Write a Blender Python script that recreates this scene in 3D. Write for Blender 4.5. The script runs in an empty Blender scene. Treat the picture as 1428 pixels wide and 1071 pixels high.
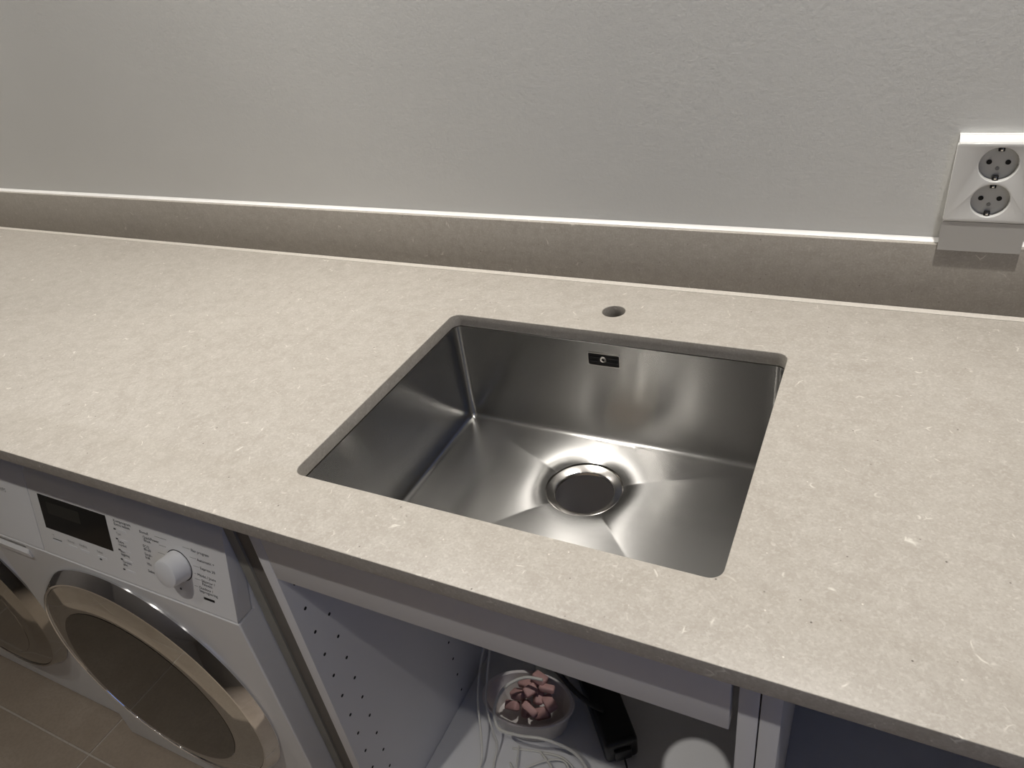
import bpy, bmesh, math, random
from mathutils import Vector, Matrix
random.seed(7)
PI = math.pi

# ------------------------------------------------------------------ camera
scene = bpy.context.scene
C = scene.collection
cam_d = bpy.data.cameras.new('camera')
cam_d.sensor_width = 36.0
cam_d.lens = 1025.94 * 36.0 / 1428.0
cam_d.clip_start = 0.01
cam = bpy.data.objects.new('camera', cam_d)
C.objects.link(cam)
cam.location = (0.58402, -0.85641, 1.43229)
cam.rotation_euler = (0.984426, 0.125433, 0.443795)
scene.camera = cam

# ------------------------------------------------------------------ world, exposure
world = bpy.data.worlds.new('world')
scene.world = world
world.use_nodes = True
world.node_tree.nodes['Background'].inputs[0].default_value = (0.02, 0.02, 0.025, 1)
world.node_tree.nodes['Background'].inputs[1].default_value = 0.2
vs = scene.view_settings
vs.view_transform = 'Standard'
vs.look = 'None'
vs.gamma = 1.0
vs.use_curve_mapping = False
vs.exposure = 0.09

# ceiling downlights: (x, y, watts, beam angle)
DOWNLIGHTS = [(-0.28, -0.02, 7.2, 120), (0.72, -0.03, 6.9, 120), (-1.50, -0.03, 6.5, 120),
              (-0.17, -1.08, 2.55, 88), (0.05, -1.08, 0.15, 88), (0.95, -1.08, 2.1, 88), (-1.05, -1.08, 1.4, 88)]
WARM = (1.0, 0.955, 0.895)

# ------------------------------------------------------------------ helpers
def link(o, parent=None):
    C.objects.link(o)
    if parent is not None:
        o.parent = parent
    return o

def tag(o, label=None, cat=None, group=None, kind=None):
    if label: o['label'] = label
    if cat: o['category'] = cat
    if group: o['group'] = group
    if kind: o['kind'] = kind
    return o

def empty(name, loc, label, cat, group=None):
    o = bpy.data.objects.new(name, None)
    o.empty_display_size = 0.05
    o.location = loc
    C.objects.link(o)
    return tag(o, label, cat, group)

def finish(name, bm, mat, parent=None, smooth=True, angle=35, origin=None):
    """link a bmesh (world coordinates) as one mesh object"""
    bmesh.ops.recalc_face_normals(bm, faces=bm.faces)
    off = Vector((0, 0, 0))
    if parent is not None:
        # accumulated translation of parents (no rotations are used on parents)
        p = parent
        while p is not None:
            off += p.location
            p = p.parent
    if origin is None and parent is None and bm.verts:
        lo = [min(v.co[i] for v in bm.verts) for i in range(3)]
        hi = [max(v.co[i] for v in bm.verts) for i in range(3)]
        origin = Vector(((lo[0]+hi[0])/2, (lo[1]+hi[1])/2, lo[2]))
    base = off if parent is not None else Vector(origin)
    for v in bm.verts:
        v.co -= base
    if smooth:
        lim = math.radians(angle)
        for f in bm.faces:
            f.smooth = True
        for e in bm.edges:
            if len(e.link_faces) == 2 and e.calc_face_angle(0) > lim:
                e.smooth = False
    me = bpy.data.meshes.new(name)
    bm.to_mesh(me)
    bm.free()
    o = bpy.data.objects.new(name, me)
    if mat is not None:
        me.materials.append(mat)
    if parent is None:
        o.location = base
    return link(o, parent)

def box(bm, x0, x1, y0, y1, z0, z1):
    vs_ = [bm.verts.new((x, y, z)) for z in (z0, z1) for y in (y0, y1) for x in (x0, x1)]
    for idx in ((0, 2, 3, 1), (4, 5, 7, 6), (0, 1, 5, 4), (2, 6, 7, 3), (0, 4, 6, 2), (1, 3, 7, 5)):
        bm.faces.new([vs_[i] for i in idx])
    return vs_

def bevel_all(bm, w, seg=2, ang=30):
    es = [e for e in bm.edges if len(e.link_faces) == 2 and e.calc_face_angle(0) > math.radians(ang)]
    if es:
        bmesh.ops.bevel(bm, geom=es, offset=w, segments=seg, affect='EDGES', profile=0.5, clamp_overlap=True)

def rbox(name, b, mat, parent=None, w=0.001, seg=2):
    bm = bmesh.new()
    box(bm, *b)
    bmesh.ops.recalc_face_normals(bm, faces=bm.faces)
    if w:
        bevel_all(bm, w, seg)
    return finish(name, bm, mat, parent)

def prism_x(name, prof, x0, x1, mat, parent=None, w=0.0, seg=3):
    """extrude a (y,z) polygon along x"""
    bm = bmesh.new()
    a = [bm.verts.new((x0, y, z)) for y, z in prof]
    b = [bm.verts.new((x1, y, z)) for y, z in prof]
    n = len(prof)
    fa = bm.faces.new(a)
    fb = bm.faces.new(list(reversed(b)))
    for i in range(n):
        bm.faces.new([a[i], b[i], b[(i+1) % n], a[(i+1) % n]])
    bmesh.ops.recalc_face_normals(bm, faces=bm.faces)
    if w:
        es = list(fa.edges) + list(fb.edges)
        bmesh.ops.bevel(bm, geom=es, offset=w, segments=seg, affect='EDGES', profile=0.5, clamp_overlap=True)
    return finish(name, bm, mat, parent)

def revolve(bm, prof, M, n=48, close=False):
    """prof: list of (r, h); M maps local (x, y, h) to world"""
    rings = []
    for r, h in prof:
        if r < 1e-6:
            rings.append([bm.verts.new(M @ Vector((0, 0, h)))])
        else:
            rings.append([bm.verts.new(M @ Vector((r*math.cos(2*PI*i/n), r*math.sin(2*PI*i/n), h))) for i in range(n)])
    pairs = list(zip(rings, rings[1:]))
    if close:
        pairs.append((rings[-1], rings[0]))
    for A, B in pairs:
        for i in range(n):
            j = (i+1) % n
            if len(A) == 1 and len(B) == 1:
                continue
            if len(A) == 1:
                bm.faces.new([A[0], B[i], B[j]])
            elif len(B) == 1:
                bm.faces.new([A[i], A[j], B[0]])
            else:
                bm.faces.new([A[i], A[j], B[j], B[i]])

def lathe(name, prof, M, mat, parent=None, n=48, angle=35, close=False):
    bm = bmesh.new()
    revolve(bm, prof, M, n, close)
    return finish(name, bm, mat, parent, angle=angle)

def frame_M(o, zdir, xdir=(1, 0, 0)):
    z = Vector(zdir).normalized()
    x = Vector(xdir)
    x = (x - z*x.dot(z)).normalized()
    y = z.cross(x)
    M = Matrix((x, y, z)).transposed().to_4x4()
    M.translation = Vector(o)
    return M

def tube(name, pts, r, mat, parent=None, n=8, sub=8, zmin=-1):
    """smooth tube through points (Catmull-Rom)"""
    P = [Vector(p) for p in pts]
    P = [P[0]*2 - P[1]] + P + [P[-1]*2 - P[-2]]
    path = []
    for i in range(1, len(P)-2):
        for s in range(sub):
            t = s/sub
            a, b, c, d = P[i-1], P[i], P[i+1], P[i+2]
            path.append(0.5*((2*b) + (c-a)*t + (2*a-5*b+4*c-d)*t*t + (3*b-a-3*c+d)*t**3))
    path.append(P[-2])
    for q in path:
        q.z = max(q.z, zmin)
    bm = bmesh.new()
    up = Vector((0.3, 0.2, 1)).normalized()
    rings = []
    for i, q in enumerate(path):
        t = (path[min(i+1, len(path)-1)] - path[max(i-1, 0)]).normalized()
        u = up - t*up.dot(t)
        if u.length < 1e-3:
            u = Vector((1, 0, 0)) - t*t.x
        u.normalize()
        up = u
        v = t.cross(u)
        rings.append([bm.verts.new(q + u*(r*math.cos(2*PI*k/n)) + v*(r*math.sin(2*PI*k/n))) for k in range(n)])
    for A, B in zip(rings, rings[1:]):
        for k in range(n):
            bm.faces.new([A[k], A[(k+1) % n], B[(k+1) % n], B[k]])
    bm.faces.new(list(reversed(rings[0])))
    bm.faces.new(rings[-1])
    return finish(name, bm, mat, parent, angle=60)

# ------------------------------------------------------------------ materials
def new_mat(name):
    m = bpy.data.materials.new(name)
    m.use_nodes = True
    nt = m.node_tree
    return m, nt, nt.nodes['Principled BSDF']

def node(nt, typ, **kw):
    n = nt.nodes.new(typ)
    for k, v in kw.items():
        setattr(n, k, v)
    return n

def obj_coords(nt, scale=(1, 1, 1)):
    tc = node(nt, 'ShaderNodeTexCoord')
    mp = node(nt, 'ShaderNodeMapping')
    mp.inputs['Scale'].default_value = scale
    nt.links.new(tc.outputs['Object'], mp.inputs['Vector'])
    return mp.outputs['Vector']

def noise(nt, vec, scale, detail=3, rough=0.5):
    n = node(nt, 'ShaderNodeTexNoise')
    n.inputs['Scale'].default_value = scale
    n.inputs['Detail'].default_value = detail
    n.inputs['Roughness'].default_value = rough
    nt.links.new(vec, n.inputs['Vector'])
    return n.outputs['Fac']

def ramp(nt, fac, stops):
    r = node(nt, 'ShaderNodeValToRGB')
    el = r.color_ramp.elements
    while len(el) < len(stops):
        el.new(0.5)
    for e, (p, c) in zip(el, stops):
        e.position = p
        e.color = c if len(c) == 4 else (*c, 1)
    nt.links.new(fac, r.inputs['Fac'])
    return r.outputs['Color']

def mix(nt, fac, a, b, mode='MIX'):
    n = node(nt, 'ShaderNodeMix', data_type='RGBA', blend_type=mode)
    for sock, val in ((n.inputs[0], fac), (n.inputs[6], a), (n.inputs[7], b)):
        if hasattr(val, 'is_output'):
            nt.links.new(val, sock)
        elif isinstance(val, (int, float)):
            sock.default_value = val
        else:
            sock.default_value = (*val, 1) if len(val) == 3 else val
    return n.outputs[2]

def math_n(nt, op, a, b=None):
    n = node(nt, 'ShaderNodeMath', operation=op)
    for i, v in enumerate((a, b)):
        if v is None: continue
        if hasattr(v, 'is_output'):
            nt.links.new(v, n.inputs[i])
        else:
            n.inputs[i].default_value = v
    return n.outputs[0]

def bump(nt, bsdf, height, strength, dist=0.001):
    b = node(nt, 'ShaderNodeBump')
    b.inputs['Strength'].default_value = strength
    b.inputs['Distance'].default_value = dist
    nt.links.new(height, b.inputs['Height'])
    nt.links.new(b.outputs['Normal'], bsdf.inputs['Normal'])

def plain(name, col, rough=0.5, metal=0.0, var=0.04, scale=30, spec=0.5, coat=0.0):
    m, nt, b = new_mat(name)
    v = obj_coords(nt)
    f = noise(nt, v, scale, 3)
    lo = tuple(max(0, c*(1-var)) for c in col)
    hi = tuple(min(1, c*(1+var)) for c in col)
    nt.links.new(ramp(nt, f, [(0.3, lo), (0.7, hi)]), b.inputs['Base Color'])
    b.inputs['Roughness'].default_value = rough
    b.inputs['Metallic'].default_value = metal
    b.inputs['Specular IOR Level'].default_value = spec
    b.inputs['Coat Weight'].default_value = coat
    return m

def stone_material():
    m, nt, b = new_mat('beige_quartz')
    v = obj_coords(nt)
    big = noise(nt, v, 9, 4, 0.6)
    base = ramp(nt, big, [(0.25, (0.365, 0.336, 0.296)), (0.75, (0.402, 0.372, 0.330))])
    mid = noise(nt, v, 75, 4, 0.62)
    base = mix(nt, ramp(nt, mid, [(0.35, (0, 0, 0)), (0.70, (0.9, 0.9, 0.9))]), base, (0.445, 0.418, 0.376))
    blot = noise(nt, v, 38, 5, 0.7)
    base = mix(nt, ramp(nt, blot, [(0.30, (0.40, 0.40, 0.40)), (0.52, (0, 0, 0))]), base, (0.335, 0.306, 0.268))
    fine = noise(nt, v, 210, 3, 0.6)
    base = mix(nt, ramp(nt, fine, [(0.52, (0, 0, 0)), (0.72, (0.6, 0.6, 0.6))]), base, (0.50, 0.475, 0.43))
    grain = noise(nt, v, 420, 2, 0.5)
    base = mix(nt, ramp(nt, grain, [(0.30, (0.35, 0.35, 0.35)), (0.55, (0, 0, 0))]), base, (0.305, 0.277, 0.238))
    # pale shell-like flecks: short stretches of warped cell borders
    wv = node(nt, 'ShaderNodeTexNoise')
    wv.inputs['Scale'].default_value = 35
    nt.links.new(v, wv.inputs['Vector'])
    warp = node(nt, 'ShaderNodeVectorMath', operation='MULTIPLY_ADD')
    warp.inputs[1].default_value = (0.025, 0.025, 0.025)
    nt.links.new(wv.outputs['Color'], warp.inputs[0])
    nt.links.new(v, warp.inputs[2])
    vo = node(nt, 'ShaderNodeTexVoronoi', feature='DISTANCE_TO_EDGE')
    vo.inputs['Scale'].default_value = 42
    nt.links.new(warp.outputs[0], vo.inputs['Vector'])
    line = ramp(nt, vo.outputs['Distance'], [(0.0, (1, 1, 1)), (0.045, (0, 0, 0))])
    sparse = ramp(nt, noise(nt, v, 55, 1, 0.5), [(0.645, (0, 0, 0)), (0.74, (0.8, 0.8, 0.8))])
    fleck = mix(nt, 1.0, line, sparse, 'MULTIPLY')
    base = mix(nt, fleck, base, (0.70, 0.675, 0.61))
    # tiny bright and dark grains
    for sc, thr, col, seed in ((120, 0.10, (0.66, 0.63, 0.57), 3.1), (95, 0.085, (0.13, 0.115, 0.10), 7.7)):
        mp = node(nt, 'ShaderNodeVectorMath', operation='ADD')
        mp.inputs[1].default_value = (seed, seed*0.7, 0)
        nt.links.new(v, mp.inputs[0])
        vp = node(nt, 'ShaderNodeTexVoronoi', feature='F1')
        vp.inputs['Scale'].default_value = sc
        nt.links.new(mp.outputs[0], vp.inputs['Vector'])
        dot = ramp(nt, vp.outputs['Distance'], [(thr*0.6, (1, 1, 1)), (thr*1.4, (0, 0, 0))])
        sel = ramp(nt, vp.outputs['Color'], [(0.76, (0, 0, 0)), (0.84, (1, 1, 1))])
        base = mix(nt, mix(nt, 1.0, dot, sel, 'MULTIPLY'), base, col)
    nt.links.new(base, b.inputs['Base Color'])
    b.inputs['Roughness'].default_value = 0.42
    b.inputs['Specular IOR Level'].default_value = 0.35
    bump(nt, b, grain, 0.06, 0.0005)
    return m

def wall_material():
    m, nt, b = new_mat('white_wall_paint')
    v = obj_coords(nt)
    f = noise(nt, v, 3, 3)
    nt.links.new(ramp(nt, f, [(0.3, (0.735, 0.738, 0.715)), (0.7, (0.765, 0.768, 0.745))]), b.inputs['Base Color'])
    b.inputs['Roughness'].default_value = 0.6
    b.inputs['Specular IOR Level'].default_value = 0.3
    h = math_n(nt, 'ADD', noise(nt, v, 230, 2, 0.55), math_n(nt, 'MULTIPLY', noise(nt, v, 60, 2), 0.8))
    bump(nt, b, h, 0.19, 0.0012)
    return m

def steel_material(name, rough=0.238, aniso=0.955, col=(0.43, 0.425, 0.412), stretch=(2.0, 900.0, 1), rot=0.25):
    m, nt, b = new_mat(name)
    uv = node(nt, 'ShaderNodeUVMap')
    uv.uv_map = 'brush'
    mp = node(nt, 'ShaderNodeMapping')
    mp.inputs['Scale'].default_value = stretch
    nt.links.new(uv.outputs[0], mp.inputs['Vector'])
    n = noise(nt, mp.outputs[0], 1.0, 3, 0.6)
    nt.links.new(ramp(nt, n, [(0.2, tuple(c*0.97 for c in col)), (0.8, tuple(min(1, c*1.03) for c in col))]), b.inputs['Base Color'])
    b.inputs['Metallic'].default_value = 1.0
    r = node(nt, 'ShaderNodeMapRange')
    r.inputs[3].default_value = rough*0.96
    r.inputs[4].default_value = rough*1.04
    nt.links.new(n, r.inputs[0])
    nt.links.new(r.outputs[0], b.inputs['Roughness'])
    b.inputs['Anisotropic'].default_value = aniso
    b.inputs['Anisotropic Rotation'].default_value = rot
    tg = node(nt, 'ShaderNodeTangent', direction_type='UV_MAP')
    tg.uv_map = 'brush'
    nt.links.new(tg.outputs[0], b.inputs['Tangent'])
    v = obj_coords(nt, (1.0, 0.16, 0.16))
    bump(nt, b, noise(nt, v, 13, 1), 0.05, 0.004)
    return m

def tile_material():
    m, nt, b = new_mat('beige_floor_tile')
    oi = node(nt, 'ShaderNodeObjectInfo')
    tc = node(nt, 'ShaderNodeTexCoord')
    ad = node(nt, 'ShaderNodeVectorMath', operation='ADD')
    nt.links.new(tc.outputs['Object'], ad.inputs[0])
    sc = node(nt, 'ShaderNodeMath', operation='MULTIPLY')
    sc.inputs[1].default_value = 20
    nt.links.new(oi.outputs['Random'], sc.inputs[0])
    nt.links.new(sc.outputs[0], ad.inputs[1])
    a = noise(nt, ad.outputs[0], 6, 5, 0.65)
    c = ramp(nt, a, [(0.3, (0.270, 0.218, 0.165)), (0.7, (0.345, 0.288, 0.225))])
    g = noise(nt, ad.outputs[0], 160, 2)
    c = mix(nt, ramp(nt, g, [(0.35, (0.3, 0.3, 0.3)), (0.6, (0, 0, 0))]), c, (0.22, 0.18, 0.14))
    nt.links.new(c, b.inputs['Base Color'])
    b.inputs['Roughness'].default_value = 0.5
    return m

M = {}
M['stone'] = stone_material()
M['wall'] = wall_material()
M['steel'] = steel_material('brushed_steel')
M['tile'] = tile_material()
M['grout'] = plain('grout', (0.40, 0.36, 0.31), 0.8, var=0.1, scale=200)
M['ceil'] = plain('ceiling_paint', (0.60, 0.59, 0.58), 0.8)
M['wallgrey'] = plain('taupe_wall_paint', (0.28, 0.26, 0.235), 0.7)
M['sealant'] = plain('sealant', (0.66, 0.62, 0.55), 0.35, var=0.05, scale=300)
M['white_seal'] = plain('white_sealant', (0.83, 0.82, 0.79), 0.4)
M['outlet'] = plain('outlet_white', (0.80, 0.80, 0.78), 0.22, var=0.01)
M['outlet_in'] = plain('outlet_insert', (0.62, 0.62, 0.60), 0.35, var=0.01)
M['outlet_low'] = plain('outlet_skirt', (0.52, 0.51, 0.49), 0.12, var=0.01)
M['black'] = plain('black_plastic', (0.010, 0.010, 0.011), 0.35, var=0.1)
M['hole'] = plain('hole_shade_black', (0.012, 0.011, 0.010), 0.8, var=0.1)  # black that stands in for the shade inside holes and slots
M['metal'] = plain('contact_metal', (0.70, 0.69, 0.66), 0.2, metal=1.0)
M['enamel'] = plain('white_enamel', (0.77, 0.77, 0.76), 0.28, var=0.01, scale=5)
M['panel'] = plain('white_fascia', (0.80, 0.80, 0.79), 0.35, var=0.01, scale=5)
M['knob'] = plain('knob_white', (0.82, 0.83, 0.84), 0.3, var=0.01)
M['print'] = plain('grey_print', (0.05, 0.05, 0.055), 0.6)
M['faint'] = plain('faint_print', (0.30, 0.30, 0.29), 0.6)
M['chrome'] = plain('chrome', (0.80, 0.80, 0.81), 0.06, metal=1.0, var=0.01)
M['mirror'] = plain('mirror_glass', (0.50, 0.50, 0.49), 0.03, metal=1.0, var=0.01)
M['smoke'] = plain('smoked_glass', (0.10, 0.097, 0.094), 0.03, metal=1.0, var=0.01)
M['screen'] = plain('display_glass', (0.006, 0.006, 0.006), 0.10, var=0.01)
M['screen_lcd'] = plain('display_lcd', (0.020, 0.020, 0.017), 0.25, var=0.02)
M['cabinet'] = plain('white_melamine', (0.74, 0.74, 0.75), 0.45, var=0.01, scale=8)
M['filler'] = plain('grey_brown_board', (0.17, 0.155, 0.135), 0.55, var=0.05)
M['strip'] = plain('olive_grey_strip', (0.26, 0.25, 0.215), 0.5, var=0.05)
M['tub'] = plain('milky_plastic', (0.66, 0.62, 0.60), 0.35)
M['pink'] = plain('dusty_pink', (0.50, 0.30, 0.28), 0.6, var=0.15)
M['cable'] = plain('white_cable', (0.70, 0.69, 0.64), 0.4)
M['paper'] = plain('pale_card', (0.60, 0.61, 0.57), 0.6)
M['trim'] = plain('downlight_trim', (0.8, 0.8, 0.78), 0.4)
M['doorwood'] = plain('dark_door', (0.05, 0.042, 0.036), 0.5, var=0.2)

def emis(name, col, st):
    m, nt, b = new_mat(name)
    b.inputs['Base Color'].default_value = (*col, 1)
    b.inputs['Emission Color'].default_value = (*col, 1)
    b.inputs['Emission Strength'].default_value = st
    return m
M['dusk'] = emis('dusk_window_glass', (0.25, 0.42, 1.0), 0.8)

# ------------------------------------------------------------------ dimensions
ZT = 0.900           # worktop surface
TH = 0.020           # worktop thickness
YF = -0.482          # worktop front edge
YB = 0.148           # upstand front
YW = 0.160           # wall plane
X0, X1 = -2.10, 1.55  # room sides
YR = -3.80           # wall behind the camera
ZC = 2.40

# ------------------------------------------------------------------ room shell
def struct(o):
    o['kind'] = 'structure'
    return o
wall_back = struct(rbox('wall_back', (X0-0.1, X1+0.1, YW, YW+0.1, 0, ZC), M['wall'], w=0))
wall_left = struct(rbox('wall_left', (X0-0.1, X0, YR, YW, 0, ZC), M['wallgrey'], w=0))
wall_right = struct(rbox('wall_right', (X1, X1+0.1, YR, YW, 0, ZC), M['wallgrey'], w=0))
wall_front = struct(rbox('wall_front', (X0-0.1, X1+0.1, YR-0.1, YR, 0, ZC), M['wallgrey'], w=0))
ceiling = struct(rbox('ceiling', (X0-0.1, X1+0.1, YR-0.1, YW+0.1, ZC, ZC+0.08), M['ceil'], w=0))
floor = struct(rbox('floor', (X0-0.1, X1+0.1, YR-0.1, YW+0.1, -0.06, -0.0015), M['grout'], w=0))
# tiles, 600 x 600, joint crossing at (-0.80, -0.53)
tile_me = None
gx = [-0.80 + 0.6*i for i in range(-3, 4)]
gy = [-0.53 + 0.6*i for i in range(-6, 2)]
G = 0.002
tile_i = 0
for ax in gx:
    for ay in gy:
        x0, x1 = max(ax, X0)+G/1, min(ax+0.6, X1)-G/1
        y0, y1 = max(ay, YR)+G/1, min(ay+0.6, YW)-G/1
        if x1-x0 < 0.03 or y1-y0 < 0.03: continue
        bm = bmesh.new()
        box(bm, x0, x1, y0, y1, -0.010, 0.0)
        bmesh.ops.recalc_face_normals(bm, faces=bm.faces)
        bevel_all(bm, 0.0008, 1)
        finish('floor_tile', bm, M['tile'], floor)

# a dusk-blue window in the right-hand wall and an unseen dark door added for mirror contrast
win = bpy.data.objects.new('window_1', None)
C.objects.link(win); win.location = (X1, -1.55, 0.95); win['kind'] = 'structure'
for b in ((-1.98, -1.93, 0.95, 2.05), (-1.17, -1.12, 0.95, 2.05), (-1.93, -1.17, 0.95, 1.0), (-1.93, -1.17, 2.0, 2.05)):
    rbox('window_frame', (X1-0.02, X1-0.0005, b[0], b[1], b[2], b[3]), M['outlet'], win)
rbox('pane', (X1-0.010, X1-0.004, -1.93, -1.17, 1.0, 2.0), M['dusk'], win, w=0)
dr = bpy.data.objects.new('contrast_door', None)
C.objects.link(dr); dr.location = (-0.9, YR, 0); dr['kind'] = 'structure'
rbox('door_leaf', (-1.35, -0.45, YR+0.0005, YR+0.04, 0.002, 2.05), M['doorwood'], dr, w=0.003)
dh = frame_M((-0.53, YR+0.04, 1.0), (0, 1, 0))
lathe('door_handle', [(0, 0), (0.02, 0), (0.02, 0.006), (0.008, 0.01), (0.008, 0.04), (0.02, 0.045), (0.02, 0.06), (0, 0.062)], dh, M['chrome'], dr, 20)

# ------------------------------------------------------------------ ceiling downlights
def downlight(x, y, w, beam, where):
    t = empty('ceiling_downlight', (x, y, ZC), 'round white recessed ceiling spotlight ' + where, 'spotlight', 'recessed ceiling spotlights')
    Mx = frame_M((x, y, ZC), (0, 0, -1))
    lathe('trim_ring', [(0.045, 0.0002), (0.045, 0.004), (0.041, 0.006), (0.033, 0.005), (0.031, 0.0002)], Mx, M['trim'], t, 32)
    ld = bpy.data.lights.new('spot_bulb', 'AREA')
    ld.shape = 'DISK'
    ld.size = 0.036
    ld.energy = w
    ld.color = WARM
    ld.spread = math.radians(beam)
    lo = bpy.data.objects.new('spot_bulb', ld)
    C.objects.link(lo)
    lo.parent = t
    lo.location = (0, 0, -0.004)
    return t
WHERE = ['close to the back wall above the sink', 'above the worktop by the power socket', 'above the far left worktop end',
         'above the aisle in front of the filler panel', 'above the aisle in front of the sink cabinet', 'above the aisle in front of the right cabinet', 'above the aisle in front of the washing machine']
for (x, y, w, bm_), wh in zip(DOWNLIGHTS, WHERE):
    downlight(x, y, w, bm_, wh)

# ------------------------------------------------------------------ worktop with sink cut-out and tap hole
RC = 0.014
def rrect(x0, x1, y0, y1, r, n=8):
    out = []
    for cx, cy, a0 in ((x1-r, y1-r, 0), (x0+r, y1-r, 90), (x0+r, y0+r, 180), (x1-r, y0+r, 270)):
        for i in range(n+1):
            a = math.radians(a0 + 90*i/n)
            out.append((cx+r*math.cos(a), cy+r*math.sin(a)))
    return out

def plate_with_holes(name, loops, z0, z1, bev, mat, parent=None, upright=False):
    """flat plate from 2-D outlines (first outer, rest holes) with eased edges"""
    cu = bpy.data.curves.new(name + '_outline', 'CURVE')
    cu.dimensions = '2D'
    cu.fill_mode = 'BOTH'
    for lp in loops:
        sp = cu.splines.new('POLY')
        sp.points.add(len(lp)-1)
        for pt, (x, y) in zip(sp.points, lp):
            pt.co = (x, y, 0, 1)
        sp.use_cyclic_u = True
    cu.extrude = (z1-z0)/2 - bev
    cu.bevel_depth = bev
    cu.bevel_resolution = 2
    cu.offset = -bev
    tmp = bpy.data.objects.new(name + '_outline', cu)
    C.objects.link(tmp)
    dg = bpy.context.evaluated_depsgraph_get()
    me = bpy.data.meshes.new_from_object(tmp.evaluated_get(dg))
    bm = bmesh.new()
    bm.from_mesh(me)
    bpy.data.objects.remove(tmp)
    bpy.data.curves.remove(cu)
    bpy.data.meshes.remove(me)
    bmesh.ops.remove_doubles(bm, verts=bm.verts, dist=1e-6)
    for v in bm.verts:
        v.co.z += (z0+z1)/2
        if upright:
            v.co = Vector((v.co.x, -v.co.z, v.co.y))
    return finish(name, bm, mat, parent, angle=40)

TAP = (0.2431, 0.0613)
circ = [(TAP[0]+0.0172*math.cos(2*PI*i/40), TAP[1]+0.0172*math.sin(2*PI*i/40)) for i in range(40)]
SX0, SX1, SY0, SY1 = 0.0, 0.5, -0.395, 0.0
worktop = plate_with_holes('countertop', [
    [(X0+0.002, YF), (X1-0.002, YF), (X1-0.002, YW-0.001), (X0+0.002, YW-0.001)],
    rrect(SX0, SX1, SY0, SY1, RC), circ], ZT-TH, ZT, 0.0011, M['stone'])
tag(worktop, 'long beige speckled stone worktop with a sink cut-out and tap hole', 'countertop')

# upstand
bs = empty('backsplash', (0, YB, ZT), 'low beige stone upstand along the white wall behind the worktop', 'backsplash')
rbox('upstand_slab', (X0+0.002, X1-0.002, YB, YW-0.0005, ZT+0.0005, 0.997), M['stone'], bs, w=0.0012)
prism_x('sealant_bead', [(YB-0.0045, ZT+0.0004), (YB-0.0025, ZT+0.0022), (YB-0.0004, ZT+0.0045), (YB-0.0004, ZT+0.0004)], X0+0.003, X1-0.003, M['sealant'], bs)
prism_x('sealant_bead', [(YW-0.006, 0.9973), (YW-0.003, 0.9990), (YW-0.0005, 1.0020), (YW-0.0005, 0.9973)], X0+0.003, X1-0.003, M['white_seal'], bs)

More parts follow.
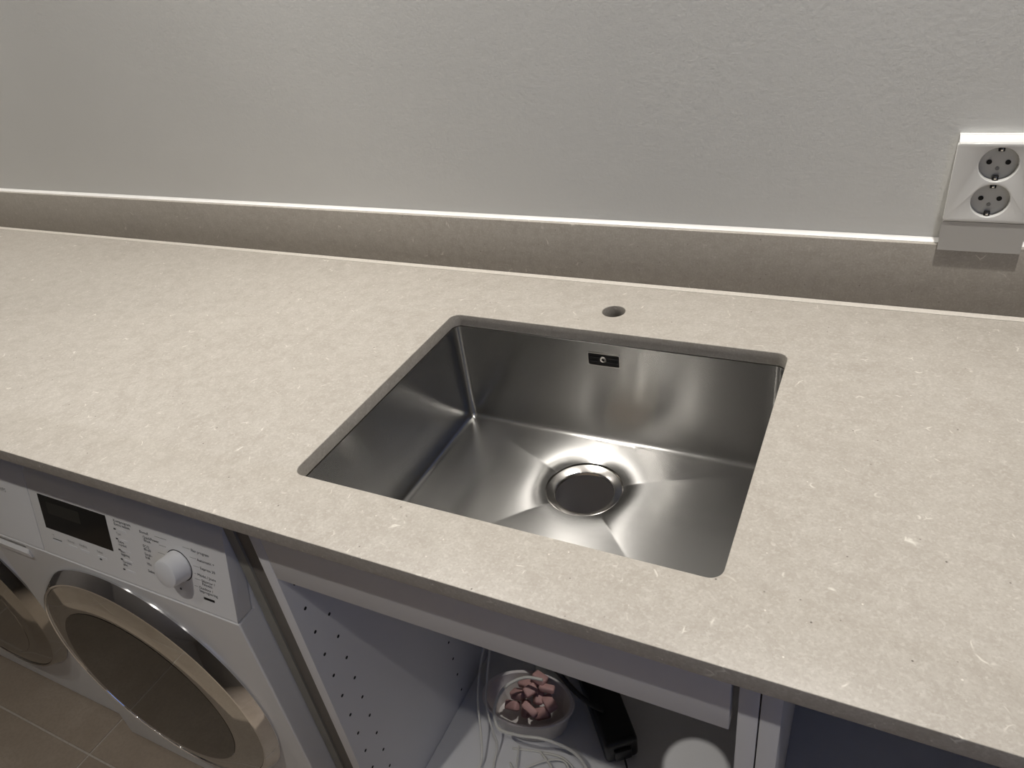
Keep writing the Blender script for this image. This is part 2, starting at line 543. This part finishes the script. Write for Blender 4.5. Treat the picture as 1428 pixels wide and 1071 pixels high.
# ------------------------------------------------------------------ sink
sink = empty('kitchen_sink', (0.25, -0.2, 0.69), 'brushed stainless steel undermount sink bowl in the beige worktop', 'sink')
BX0, BX1, BY0, BY1 = 0.0012, 0.4988, -0.3938, -0.0012
ZB, RB, RCB = 0.7045, 0.010, 0.013
DR = Vector((0.2455, -0.111))   # drain centre
DRR = 0.0575                    # drain opening radius in the bowl floor
def bowl():
    bm = bmesh.new()
    uvl = bm.loops.layers.uv.new('brush')
    cx0, cx1, cy0, cy1 = BX0+RCB, BX1-RCB, BY0+RCB, BY1-RCB
    S = []   # (base point, outward normal, crease?)
    cor = [((cx1, cy1), 0), ((cx0, cy1), 90), ((cx0, cy0), 180), ((cx1, cy0), 270)]
    NS, NCN = 36, 8
    for k, ((px, py), a0) in enumerate(cor):
        for i in range(NCN+1):
            a = math.radians(a0+90*i/NCN)
            S.append((Vector((px, py)), Vector((math.cos(a), math.sin(a))), i == NCN//2))
        q = Vector(cor[(k+1) % 4][0])
        nrm = Vector((math.cos(math.radians(a0+90)), math.sin(math.radians(a0+90))))
        for i in range(1, NS):
            S.append((Vector((px, py)).lerp(q, i/NS), nrm, False))
    n = len(S)
    # angular position of each sample between neighbouring creases
    ci = [i for i, q in enumerate(S) if q[2]]
    SW = []
    for i in range(n):
        prev = max([c for c in ci if c <= i], default=ci[-1]-n)
        nxt = min([c for c in ci if c > i], default=ci[0]+n)
        ang = [math.atan2((S[k % n][0]-DR).y, (S[k % n][0]-DR).x) for k in (prev, i, nxt)]
        a1 = (ang[1]-ang[0]) % (2*PI); a2 = (ang[2]-ang[0]) % (2*PI)
        SW.append(min(max(a1/a2, 0.0), 1.0) if a1 < PI*1.5 else 0.0)
    loops = []
    # floor rings from the drain outwards
    inner = RCB - RB
    ts = [0, .012, .03, .05, .08, .11, .15, .2, .26, .33, .42, .52, .64, .78, .9, 1.0]
    for t in ts:
        ring = []
        for (b_, nr, cr), wv in zip(S, SW):
            outp = b_ + nr*inner
            d = (outp - DR).normalized()
            inp = DR + d*DRR
            p = inp.lerp(outp, t)
            r = (p-DR).length - DRR
            h = -0.0050*(1-t) - 0.0048*math.exp(-r/0.0155) + 0.0020*math.exp(-r/0.050)*math.sin(PI*wv**0.75)
            ring.append(bm.verts.new((p.x, p.y, ZB+h)))
        loops.append(ring)
    for i in range(1, 6):
        a = PI/2*i/5
        loops.append([bm.verts.new((*(b_ + nr*(inner+RB*math.sin(a))), ZB+RB*(1-math.cos(a)))) for b_, nr, cr in S])
    for z in (0.74, 0.78, 0.82, 0.86, 0.8795):
        loops.append([bm.verts.new((*(b_ + nr*RCB), z)) for b_, nr, cr in S])
    loops.append([bm.verts.new((*(b_ + nr*(RCB+0.018)), 0.8795)) for b_, nr, cr in S])
    nf = len(ts)
    for li in range(len(loops)-1):
        A, B = loops[li], loops[li+1]
        for i in range(n):
            j = (i+1) % n
            f = bm.faces.new([A[i], A[j], B[j], B[i]])
            for lp in f.loops:
                co = lp.vert.co
                if li < nf-1:
                    lp[uvl].uv = (co.x, co.y)
                else:
                    nr = (S[i][1]+S[j][1])*0.5
                    u = co.x if abs(nr.y) > abs(nr.x) else co.y
                    lp[uvl].uv = (u, co.z)
    bm.edges.ensure_lookup_table()
    bm.verts.index_update()
    crease = {i for i, s in enumerate(S) if s[2]}
    pairs = set()
    for i in range(n):
        pairs.add((loops[-2][i], loops[-2][(i+1) % n]))
    for li in range(nf-1):
        for i in crease:
            pairs.add((loops[li][i], loops[li+1][i]))
    for f in bm.faces:
        f.smooth = True
    for a, b_ in pairs:
        e = bm.edges.get((a, b_))
        if e: e.smooth = False
    for v in bm.verts:
        v.co -= sink.location
    bm.normal_update()
    me = bpy.data.meshes.new('bowl')
    bm.to_mesh(me)
    bm.free()
    me.materials.append(M['steel'])
    o = bpy.data.objects.new('bowl', me)
    return link(o, sink)
bowl_o = bowl()

def add_brush_uv(o):
    me = o.data
    uv = me.uv_layers.new(name='brush')
    for lp in me.loops:
        co = me.vertices[lp.vertex_index].co
        uv.data[lp.index].uv = (math.atan2(co.y, co.x), math.hypot(co.x, co.y)+co.z)

zd = ZB - 0.0098
Md = frame_M((DR.x, DR.y, zd), (0, 0, 1))
M['steel2'] = plain('turned_steel', (0.62, 0.60, 0.57), 0.22, metal=1.0, var=0.03, scale=80)
ring = lathe('drain_flange', [(0.0574, -0.0001), (0.0574, -0.0045), (0.0557, -0.0045), (0.0557, -0.0008), (0.0550, -0.0004), (0.0535, -0.0010),
                              (0.0450, -0.0046), (0.0436, -0.0056), (0.0432, -0.0068), (0.0432, -0.010), (0.0445, -0.010),
                              (0.0445, -0.0075), (0.0590, -0.0060), (0.0590, -0.0001)], Md, M['steel2'], sink, 72, angle=50)
# overflow in the back wall
OX, OZ, OY = 0.2468, 0.8530, BY1
bm = bmesh.new()
def rect_ring(bm, hw, hh, t, y0, y1, r=0.003):
    o_ = rrect(OX-hw, OX+hw, OZ-hh, OZ+hh, r, 4)
    i_ = rrect(OX-hw+t, OX+hw-t, OZ-hh+t, OZ+hh-t, max(r-t*0.5, 0.0008), 4)
    n = len(o_)
    vo = [[bm.verts.new((x, y, z)) for x, z in lp] for lp in (o_, i_) for y in (y0, y1)]
    for i in range(n):
        j = (i+1) % n
        bm.faces.new([vo[0][i], vo[0][j], vo[1][j], vo[1][i]])
        bm.faces.new([vo[2][i], vo[2][j], vo[3][j], vo[3][i]])
        bm.faces.new([vo[1][i], vo[1][j], vo[3][j], vo[3][i]])
        bm.faces.new([vo[0][i], vo[0][j], vo[2][j], vo[2][i]])
rect_ring(bm, 0.0252, 0.0112, 0.0014, OY, OY-0.0012)
ovf = finish('overflow_frame', bm, M['steel2'], sink)
rbox('overflow_shade_plate', (OX-0.0238, OX+0.0238, OY-0.0003, OY+0.004, OZ-0.0098, OZ+0.0098), M['hole'], ovf, w=0)  # black plate on the uncut wall, painted shade of the overflow opening
for dz in (-0.0035, 0.0035):
    rbox('overflow_bar', (OX-0.022, OX+0.022, OY-0.0010, OY-0.0003, OZ+dz-0.0009, OZ+dz+0.0009), M['black'], ovf, w=0.0003)
lathe('overflow_screw', [(0.0018, 0.0003), (0.0022, 0.0014), (0.0046, 0.0016), (0.0052, 0.0008), (0.0052, 0)], frame_M((OX-0.001, OY-0.0003, OZ+0.0005), (0, -1, 0)), M['steel2'], ovf, 24)

# ------------------------------------------------------------------ double power outlet
outlet = empty('power_outlet', (0.695, YW, 1.03), 'white double power socket on the wall just above the stone upstand', 'socket')
OXa, OXb = 0.6500, 0.7400
YO = 0.1440
YP = 0.1520
SXC = 0.6955
SOCK = (1.1015, 1.0575)
RW = 0.0200
loops_ = [rrect(OXa, OXb, 1.0305, 1.1265, 0.003, 4)]
for sz in SOCK:
    loops_.append([(SXC+RW*math.cos(2*PI*i/56), sz+RW*math.sin(2*PI*i/56)) for i in range(56)])
plate_with_holes('cover_plate', loops_, -YP, -YO, 0.0012, M['outlet'], outlet, upright=True)
bm = bmesh.new()
box(bm, OXa+0.0008, OXb-0.0008, YP+0.0001, YW-0.0004, 1.0300, 1.1340)
wv_ = [[bm.verts.new((x_, y_, z_)) for y_, z_ in ((YP, 1.1268), (YP, 1.1338), (0.1466, 1.1285), (0.1450, 1.1268))] for x_ in (OXa+0.0012, OXb-0.0012)]
bm.faces.new(wv_[0]); bm.faces.new(list(reversed(wv_[1])))
for k in range(4):
    bm.faces.new([wv_[0][k], wv_[1][k], wv_[1][(k+1) % 4], wv_[0][(k+1) % 4]])
finish('mounting_base', bm, M['outlet'], outlet)
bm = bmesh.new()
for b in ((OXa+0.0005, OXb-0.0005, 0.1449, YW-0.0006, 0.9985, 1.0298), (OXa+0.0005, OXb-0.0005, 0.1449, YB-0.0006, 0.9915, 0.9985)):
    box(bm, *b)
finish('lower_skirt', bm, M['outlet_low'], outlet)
DW = 0.0074     # depth of the socket wells
for sz in SOCK:
    Ms = frame_M((SXC, YO, sz), (0, -1, 0))
    so = lathe('socket_well', [(RW-0.0001, -0.0008), (RW-0.0005, -DW), (0.0, -DW)], Ms, M['outlet_in'], outlet, 56)
    yw_ = YO + DW
    for dx in (-0.0095, 0.0095):
        lathe('pin_hole', [(0.0029, 0.0001), (0.0029, 0.0004), (0.0019, 0.0004), (0, 0.0004)], frame_M((SXC+dx, yw_, sz+0.001), (0, -1, 0)), M['hole'], so, 16)
    lathe('centre_screw', [(0.0022, 0.0001), (0.0022, 0.0006), (0, 0.0008)], frame_M((SXC, yw_, sz-0.0065), (0, -1, 0)), M['faint'], so, 16)
    for dz in (-0.0168, 0.0172):
        rbox('earth_slot', (SXC-0.0032, SXC+0.0032, yw_-0.0045, yw_-0.0003, sz+dz-0.0024, sz+dz+0.0024), M['hole'], so, w=0.0003)
        rbox('earth_clip', (SXC-0.0013, SXC+0.0013, yw_-0.0058, yw_-0.0046, sz+dz-0.0016, sz+dz+0.0016), M['metal'], so, w=0.0003)

# ------------------------------------------------------------------ appliances
TILT = Vector((0, 0.038, 0.150)).normalized()
PN = Vector((1, 0, 0)).cross(TILT)   # outward normal of the tilted fascia (towards -y)
def pt(x, v, yfront, out=0.0):
    return Vector((x, yfront, 0.635)) + TILT*v + PN*out

def panel_plate(name, x0, x1, v0, v1, t, mat, parent, yfront, w=0.0003, base=0.0):
    bm = bmesh.new()
    vs_ = []
    for o_ in (base, base+t):
        for v in (v0, v1):
            for x in (x0, x1):
                vs_.append(bm.verts.new(pt(x, v, yfront, o_)))
    for idx in ((0, 2, 3, 1), (4, 5, 7, 6), (0, 1, 5, 4), (2, 6, 7, 3), (0, 4, 6, 2), (1, 3, 7, 5)):
        bm.faces.new([vs_[i] for i in idx])
    bmesh.ops.recalc_face_normals(bm, faces=bm.faces)
    if w: bevel_all(bm, w, 1)
    return finish(name, bm, mat, parent)

def panel_text(name, txt, x, v, size, mat, parent, yfront, rot=0.0):
    cu = bpy.data.curves.new(name + '_font', 'FONT')
    cu.body = txt
    cu.size = size
    cu.resolution_u = 2
    cu.space_line = 0.85
    tmp = bpy.data.objects.new(name + '_font', cu)
    C.objects.link(tmp)
    dg = bpy.context.evaluated_depsgraph_get()
    me = bpy.data.meshes.new_from_object(tmp.evaluated_get(dg))
    bpy.data.objects.remove(tmp)
    bpy.data.curves.remove(cu)
    bm = bmesh.new()
    bm.from_mesh(me)
    bpy.data.meshes.remove(me)
    for q in bm.verts:
        q.co = pt(x+q.co.x, v+q.co.y, yfront, 0.0003)
    return finish(name, bm, mat, parent, smooth=False)

def appliance(name, x0, yfront, label, cat, full, door_mats):
    x1 = x0 + 0.598
    t = empty(name, ((x0+x1)/2, yfront+0.28, 0.0), label, cat)
    yb = 0.12
    # body: vertical front below the fascia
    prism_x('body', [(yfront, 0.012), (yfront, 0.6315), (yfront+0.002, 0.6335), (yfront+0.030, 0.6335), (yfront+0.072, 0.7965), (yb, 0.7965), (yb, 0.012)],
            x0, x1, M['enamel'], t, w=0.010, seg=4)
    rbox('lid', (x0+0.003, x1-0.003, yfront+0.052, yb-0.004, 0.7985, 0.850), M['enamel'], t, w=0.006, seg=3)
    for fx in (x0+0.05, x1-0.05):
        lathe('foot', [(0.02, 0), (0.02, 0.006), (0.012, 0.013), (0, 0.013)], frame_M((fx, yfront+0.05, 0.0), (0, 0, 1)), M['black'], t, 20)
    def fascia_profile():
        pr = [(yfront+0.001, 0.6365)]
        top = pt(0, 0.140, yfront)
        pr += [(pt(0, 0.002, yfront).y, pt(0, 0.002, yfront).z), (top.y, top.z)]
        e = Vector((yfront+0.062, 0.7970))
        s = Vector((top.y, top.z))
        c = s + Vector((TILT.y, TILT.z))*0.018
        for i in range(1, 7):
            u = i/6
            q = s*(1-u)**2 + c*2*u*(1-u) + e*u*u
            pr.append((q.x, q.y))
        pr += [(yfront+0.070, 0.7968), (yfront+0.028, 0.6365)]
        return pr
    seam = x0 + 0.166
    drawer = prism_x('detergent_drawer', fascia_profile(), x0+0.0005, seam-0.0008, M['panel'], t, w=0.003)
    panel = prism_x('control_panel', fascia_profile(), seam+0.0008, x1-0.0005, M['panel'], t, w=0.008, seg=4)
    # finger recess under the drawer, its shade painted as a grey strip
    rbox('recess_shade_strip', (x0+0.02, x0+0.108, yfront-0.0006, yfront+0.004, 0.6235, 0.6285), M['faint'], drawer, w=0.0003)
    prism_x('drawer_grip', [(yfront+0.0005, 0.6215), (yfront-0.0045, 0.6140), (yfront-0.0035, 0.6030), (yfront+0.0005, 0.6000)], x0+0.015, x0+0.112, M['panel'], drawer, w=0.002)
    # ---- door
    cx, cz = x0+0.295, 0.365
    Mo = frame_M((cx, yfront, cz), (0, -1, 0))
    door = lathe('door_ring', [(0.2575, 0.0004), (0.2575, 0.0030), (0.2560, 0.0055), (0.2450, 0.0195), (0.2432, 0.0216), (0.2408, 0.0222),
                               (0.2390, 0.0214), (0.2386, 0.0196), (0.2386, 0.0004)], Mo, door_mats[0], t, 128, angle=28)
    lathe('mirror_border', [(0.2384, 0.0170), (0.2384, 0.0192), (0.2376, 0.0200), (0.2100, 0.0262), (0.1872, 0.0300), (0.1862, 0.0298), (0.1862, 0.0150), (0.2384, 0.0150)],
          Mo, door_mats[1], door, 128, angle=25)
    lathe('door_glass', [(0.1858, 0.0150), (0.1858, 0.0300), (0.1850, 0.0305), (0.1300, 0.0314), (0.0700, 0.0319), (0, 0.0321), (0, 0.0150)], Mo, door_mats[2], door, 128, angle=25)
    return t, drawer, panel, seam, x1

WX0, WY = -0.743, -0.458
wm, wdrawer, wpanel, wseam, wx1 = appliance('washing_machine', WX0, WY,
    'white front loader with black display and mirrored porthole door beside the filler panel', 'washing machine', True, (M['chrome'], M['mirror'], M['smoke']))
M['chrome2'] = plain('satin_ring', (0.42, 0.41, 0.39), 0.12, metal=1.0, var=0.01)
M['door2'] = plain('grey_door_border', (0.36, 0.35, 0.33), 0.06, metal=1.0, var=0.01)
td, _, _, _, _ = appliance('tumble_dryer', -1.346, -0.438,
    'white appliance with grey porthole door, set back on the far side of the washing machine', 'dryer', False, (M['chrome2'], M['door2'], M['door2']))

# display
disp = panel_plate('display', -0.5530, -0.3905, 0.0515, 0.1140, 0.0006, M['screen'], wpanel, WY, base=-0.0002)
panel_plate('display_field', -0.535, -0.455, 0.082, 0.104, 0.0002, M['screen_lcd'], disp, WY, w=0, base=0.0004)
# rotary selector
KX, KV = -0.2450, 0.0690
Mk = frame_M(pt(KX, KV, WY), PN)
lathe('dial_gap', [(0.0255, 0.0), (0.0255, 0.0004), (0.0243, 0.0005), (0.0238, 0.0002)], Mk, M['print'], wpanel, 64)
knob = lathe('selector_knob', [(0.0240, 0.0002), (0.0240, 0.005), (0.0230, 0.0065), (0.0218, 0.0225), (0.0209, 0.0248), (0.0185, 0.0260), (0.0, 0.0263)], Mk, M['knob'], wpanel, 64)
lathe('knob_mark', [(0.0018, 0.0006), (0.0018, 0.0010), (0, 0.0010)], frame_M(pt(-0.2515, 0.0275, WY), PN), M['print'], wpanel, 16)
# printed lettering
def T(txt, x, v, s=0.0066, mat='print'):
    panel_text('lettering', txt, x, v, s, M[mat], wpanel, WY)
T('Fler program', -0.2140, 0.1010)
T('Automatic +', -0.2050, 0.0880)
T('Express 20', -0.2020, 0.0750)
T('Mörkt / Jeans', -0.2100, 0.0620)
T('Skjortor /\nFintvätt', -0.2040, 0.0535)
T('Outdoor /\nImpregnering', -0.2120, 0.0400)
T('Bomull', -0.3180, 0.1040)
T('QuickPower\nWash', -0.3130, 0.0960)
T('ECO\n40-60', -0.3170, 0.0800)
T('Stryk-\nfritt', -0.3170, 0.0660)
T('Ylle', -0.3170, 0.0490)
T('Siden', -0.3180, 0.0365)
T('Kortprogram\nExtra vatten', -0.3735, 0.1085, 0.0070)
T('Tyst', -0.3735, 0.0865, 0.0060, 'faint')
T('Extra\nmycket', -0.3735, 0.0725, 0.0060)
T('Blöt-\nläggning', -0.3735, 0.0555, 0.0060)
T('Förtvätt\nplus', -0.3735, 0.0370, 0.0060)
for v in (0.0950, 0.0780, 0.0590, 0.0420, 0.0240):
    panel_plate('touch_key', -0.3690, -0.3500, v-0.0018, v+0.0018, 0.0003, M['knob'], wpanel, WY, w=0)
    panel_plate('key_lamp', -0.3770, -0.3725, v-0.0010, v+0.0014, 0.0003, M['print'], wpanel, WY, w=0)
for x, tx in ((-0.5420, '°C'), (-0.5030, 'Varvtal'), (-0.4740, 'Fördröj'), (-0.4330, 'Tidval')):
    T(tx, x, 0.0385, 0.0058, 'faint')
    panel_plate('touch_key', x, x+0.020, 0.0290, 0.0330, 0.0003, M['knob'], wpanel, WY, w=0)
panel_plate('key_lamp', -0.5420, -0.5200, 0.0335, 0.0348, 0.0003, M['print'], wpanel, WY, w=0)
panel_plate('key_lamp', -0.4300, -0.4250, 0.0255, 0.0280, 0.0003, M['print'], wpanel, WY, w=0)
panel_plate('service_port', -0.2060, -0.1850, 0.0235, 0.0275, 0.0004, M['hole'], wpanel, WY, w=0.0001)
# guide lines from dial to the lettering
for v, xa, xb in ((0.1035, -0.2300, -0.2160), (0.0900, -0.2190, -0.2070), (0.0770, -0.2150, -0.2040), (0.0640, -0.2160, -0.2115), (0.0550, -0.2170, -0.2060), (0.0420, -0.2210, -0.2140)):
    panel_plate('guide_line', xa, xb, v, v+0.0006, 0.0002, M['faint'], wpanel, WY, w=0)
for v, xa, xb in ((0.1060, -0.2860, -0.2620), (0.0930, -0.2800, -0.2660), (0.0790, -0.2860, -0.2720)):
    panel_plate('guide_line', xa, xb, v, v+0.0006, 0.0002, M['faint'], wpanel, WY, w=0)
panel_text('lettering', 'WPS', -0.6600, 0.0950, 0.0100, M['faint'], wdrawer, WY)

# ------------------------------------------------------------------ filler between washing machine and cabinet
fil = empty('filler_panel', (-0.10, -0.41, 0), 'narrow dark grey-brown filler board beside the white sink cabinet', 'panel')
rbox('filler_board', (-0.1235, -0.0572, -0.416, -0.398, 0.0, 0.879), M['filler'], fil, w=0.0006)
rbox('edge_strip', (-0.1425, -0.1240, -0.419, -0.398, 0.0, 0.879), M['strip'], fil, w=0.0006)

# ------------------------------------------------------------------ base cabinets
YC = -0.445
PT = 0.018
def cabinet(x0, x1, label, sinkcab):
    t = empty('base_cabinet', ((x0+x1)/2, -0.17, 0), label, 'cabinet')
    side = rbox('side_panel', (x0, x0+PT, YC, 0.118, 0.082, 0.879), M['cabinet'], t, w=0.0006)
    rbox('side_panel', (x1-PT, x1, YC, 0.118, 0.082, 0.879), M['cabinet'], t, w=0.0006)
    rbox('bottom_panel', (x0+PT+0.0003, x1-PT-0.0003, YC+0.0004, 0.108, 0.082, 0.100), M['cabinet'], t, w=0.0006)
    rbox('back_panel', (x0+PT+0.0003, x1-PT-0.0003, 0.109, 0.117, 0.0825, 0.879), M['cabinet'], t, w=0)
    rbox('plinth', (x0, x1, -0.405, -0.389, 0.0, 0.0815), M['cabinet'], t, w=0.0006)
    if sinkcab:
        rbox('front_rail', (x0+PT+0.0003, x1-PT-0.0070, YC+0.0002, YC+PT, 0.7545, 0.8788), M['cabinet'], t, w=0.0008)
        bm = bmesh.new()
        for y, zs in ((-0.4238, range(9, 30)), (-0.3917, range(9, 30)), (-0.1678, range(9, 30))):
            for k in range(14):
                z = 0.7725 - 0.0494*k
                revolve(bm, [(0.0027, 0.0), (0.0027, 0.00025), (0, 0.00025)], frame_M((x0+PT, y, z), (1, 0, 0), (0, 1, 0)), 10)
        h = finish('shelf_hole_shade_discs', bm, M['hole'], side)  # flat dark discs on the panel paint the shade of drilled holes
        h['kind'] = 'stuff'
    return t
cabinet(-0.0562, 0.5472, 'open white base cabinet under the sink with rows of shelf holes', True)
cabinet(0.5487, 1.1487, 'open white base cabinet without a front rail, right of the sink cabinet', False)

# ------------------------------------------------------------------ clutter in the sink cabinet
FZ = 0.1002
# milky oval tub
tub = empty('storage_tub', (0.110, -0.160, FZ), 'small milky oval plastic tub of pink pieces in the sink cabinet', 'tub')
bm = bmesh.new()
prof = [(0.0, 0.003), (0.055, 0.003), (0.062, 0.006), (0.076, 0.062), (0.082, 0.064), (0.084, 0.061), (0.079, 0.058), (0.066, 0.004), (0.058, 0.0), (0.0, 0.0)]
Mt = Matrix.Translation((0.110, -0.160, FZ)) @ Matrix.Rotation(0.12, 4, 'Z') @ Matrix.Diagonal((1.08, 0.70, 1.12, 1))
revolve(bm, prof, Mt, 56)
finish('tub_shell', bm, M['tub'], tub, angle=50)
rp = random.Random(5)
pieces = [(0.085, -0.150, 0.055), (0.125, -0.145, 0.060), (0.105, -0.165, 0.040), (0.140, -0.165, 0.045), (0.120, -0.175, 0.062),
          (0.100, -0.135, 0.075), (0.122, -0.125, 0.090), (0.140, -0.135, 0.082), (0.112, -0.150, 0.082), (0.075, -0.165, 0.035), (0.150, -0.150, 0.062)]
for i, (x, y, z) in enumerate(pieces):
    bm = bmesh.new()
    a, b_, c = rp.uniform(0.013, 0.019), rp.uniform(0.007, 0.011), rp.uniform(0.006, 0.009)
    box(bm, -a, a, -b_, b_, -c, c)
    bmesh.ops.recalc_face_normals(bm, faces=bm.faces)
    bevel_all(bm, 0.004, 3)
    R = Matrix.Rotation(rp.uniform(0, PI), 4, 'Z') @ Matrix.Rotation(rp.uniform(-0.6, 0.6), 4, 'X') @ Matrix.Rotation(rp.uniform(-0.5, 0.5), 4, 'Y')
    bmesh.ops.transform(bm, matrix=Matrix.Translation((x, y, FZ+z)) @ R, verts=bm.verts)
    o = finish('soap_piece', bm, M['pink'])
    tag(o, 'rounded dusty pink piece heaped in the milky tub', 'soap', 'pink pieces in the tub')

# black case lying on the cabinet floor, with a strap up to the left
case = empty('black_case', (0.235, -0.090, FZ), 'matt black oblong case lying on the cabinet floor beside the milky tub', 'case')
Mc = Matrix.Translation((0.235, -0.090, FZ)) @ Matrix.Rotation(math.atan2(-0.14, 0.11), 4, 'Z')
bm = bmesh.new()
box(bm, -0.105, 0.105, -0.031, 0.031, 0.0005, 0.056)
bmesh.ops.recalc_face_normals(bm, faces=bm.faces)
bevel_all(bm, 0.008, 3)
bmesh.ops.transform(bm, matrix=Mc, verts=bm.verts)
shell = finish('case_shell', bm, M['black'], case)
bm = bmesh.new()
box(bm, 0.100, 0.112, -0.016, 0.016, 0.012, 0.040)
bmesh.ops.recalc_face_normals(bm, faces=bm.faces)
bevel_all(bm, 0.003, 2)
bmesh.ops.transform(bm, matrix=Mc, verts=bm.verts)
finish('connector', bm, M['black'], case)
strap = tube('carry_strap', [(0.250, -0.128, FZ+0.0615), (0.225, -0.128, 0.168), (0.190, -0.122, 0.185), (0.150, -0.110, 0.212), (0.105, -0.102, 0.240), (0.070, -0.095, 0.262)], 0.0048, M['black'])
tag(strap, 'thin black strap reaching up from the black case past the tub', 'strap')
# pale card standing at the back
bm = bmesh.new()
lp = rrect(-0.052, 0.042, 0.0005, 0.170, 0.022, 6)
A = [bm.verts.new((x, 0, y)) for x, y in lp]
Bv = [bm.verts.new((x, 0.003, y)) for x, y in lp]
bm.faces.new(A); bm.faces.new(list(reversed(Bv)))
for i in range(len(lp)):
    j = (i+1) % len(lp)
    bm.faces.new([A[i], A[j], Bv[j], Bv[i]])
Mq = Matrix.Translation((0.127, -0.086, FZ+0.001)) @ Matrix.Rotation(-0.10, 4, 'X') @ Matrix.Rotation(-0.35, 4, 'Z')
bmesh.ops.transform(bm, matrix=Mq, verts=bm.verts)
card = finish('pale_card', bm, M['paper'])
tag(card, 'pale grey-green card with rounded corners standing behind the milky tub', 'card')

# cables
def cable(pts, label, r=0.0022, mat='cable'):
    o = tube('power_cable', pts, r, M[mat], zmin=FZ+r+0.0004)
    return tag(o, label, 'cable', 'loose cables in the sink cabinet')
zc = FZ+0.003
cable([(-0.010, -0.040, 0.300), (0.010, -0.100, 0.235), (0.030, -0.165, 0.200), (0.048, -0.208, 0.184), (0.068, -0.232, 0.150), (0.076, -0.240, 0.115), (0.084, -0.275, zc), (0.110, -0.330, zc)],
      'thin white cable hanging from the back corner over the tub edge')
cable([(0.020, -0.040, 0.290), (0.000, -0.095, 0.225), (0.002, -0.140, 0.195), (0.020, -0.195, 0.170), (0.045, -0.240, 0.135), (0.060, -0.275, 0.112), (0.060, -0.310, zc), (0.075, -0.345, zc)],
      'thin white cable crossing behind the hanging one and passing the outside of the tub')
cable([(0.140, -0.145, 0.222), (0.105, -0.150, 0.218), (0.075, -0.172, 0.206), (0.066, -0.206, 0.190), (0.085, -0.236, 0.176), (0.125, -0.238, 0.178), (0.175, -0.226, 0.176), (0.222, -0.216, 0.150), (0.250, -0.222, 0.115), (0.262, -0.255, zc+0.001), (0.235, -0.300, zc+0.001)],
      'thick white cable arching over the front rim of the tub', 0.0030)
cable([(0.100, -0.228, zc), (0.150, -0.216, zc), (0.200, -0.213, zc+0.004), (0.232, -0.235, zc), (0.200, -0.268, zc), (0.140, -0.275, zc), (0.108, -0.255, zc+0.001)],
      'white cable coiled flat on the cabinet floor in front of the tub', 0.0020)
cable([(0.125, -0.285, zc), (0.150, -0.245, zc+0.003), (0.190, -0.222, zc+0.010), (0.215, -0.228, zc+0.012), (0.238, -0.265, zc)],
      'white cable looping over the coiled one', 0.0020)
cable([(0.155, -0.218, zc+0.007), (0.195, -0.246, zc+0.010), (0.225, -0.285, zc)],
      'short white cable crossing diagonally over the coil', 0.0020)
cable([(0.112, -0.222, zc+0.006), (0.122, -0.250, zc+0.006), (0.135, -0.290, zc)],
      'thin grey-white cable end standing off the coil beside the tub', 0.0016)
cable([(0.306, -0.181, 0.126), (0.318, -0.200, 0.116), (0.326, -0.230, zc), (0.318, -0.270, zc), (0.325, -0.320, zc)],
      'thin black cable running forward from the black case', 0.0018, 'black')
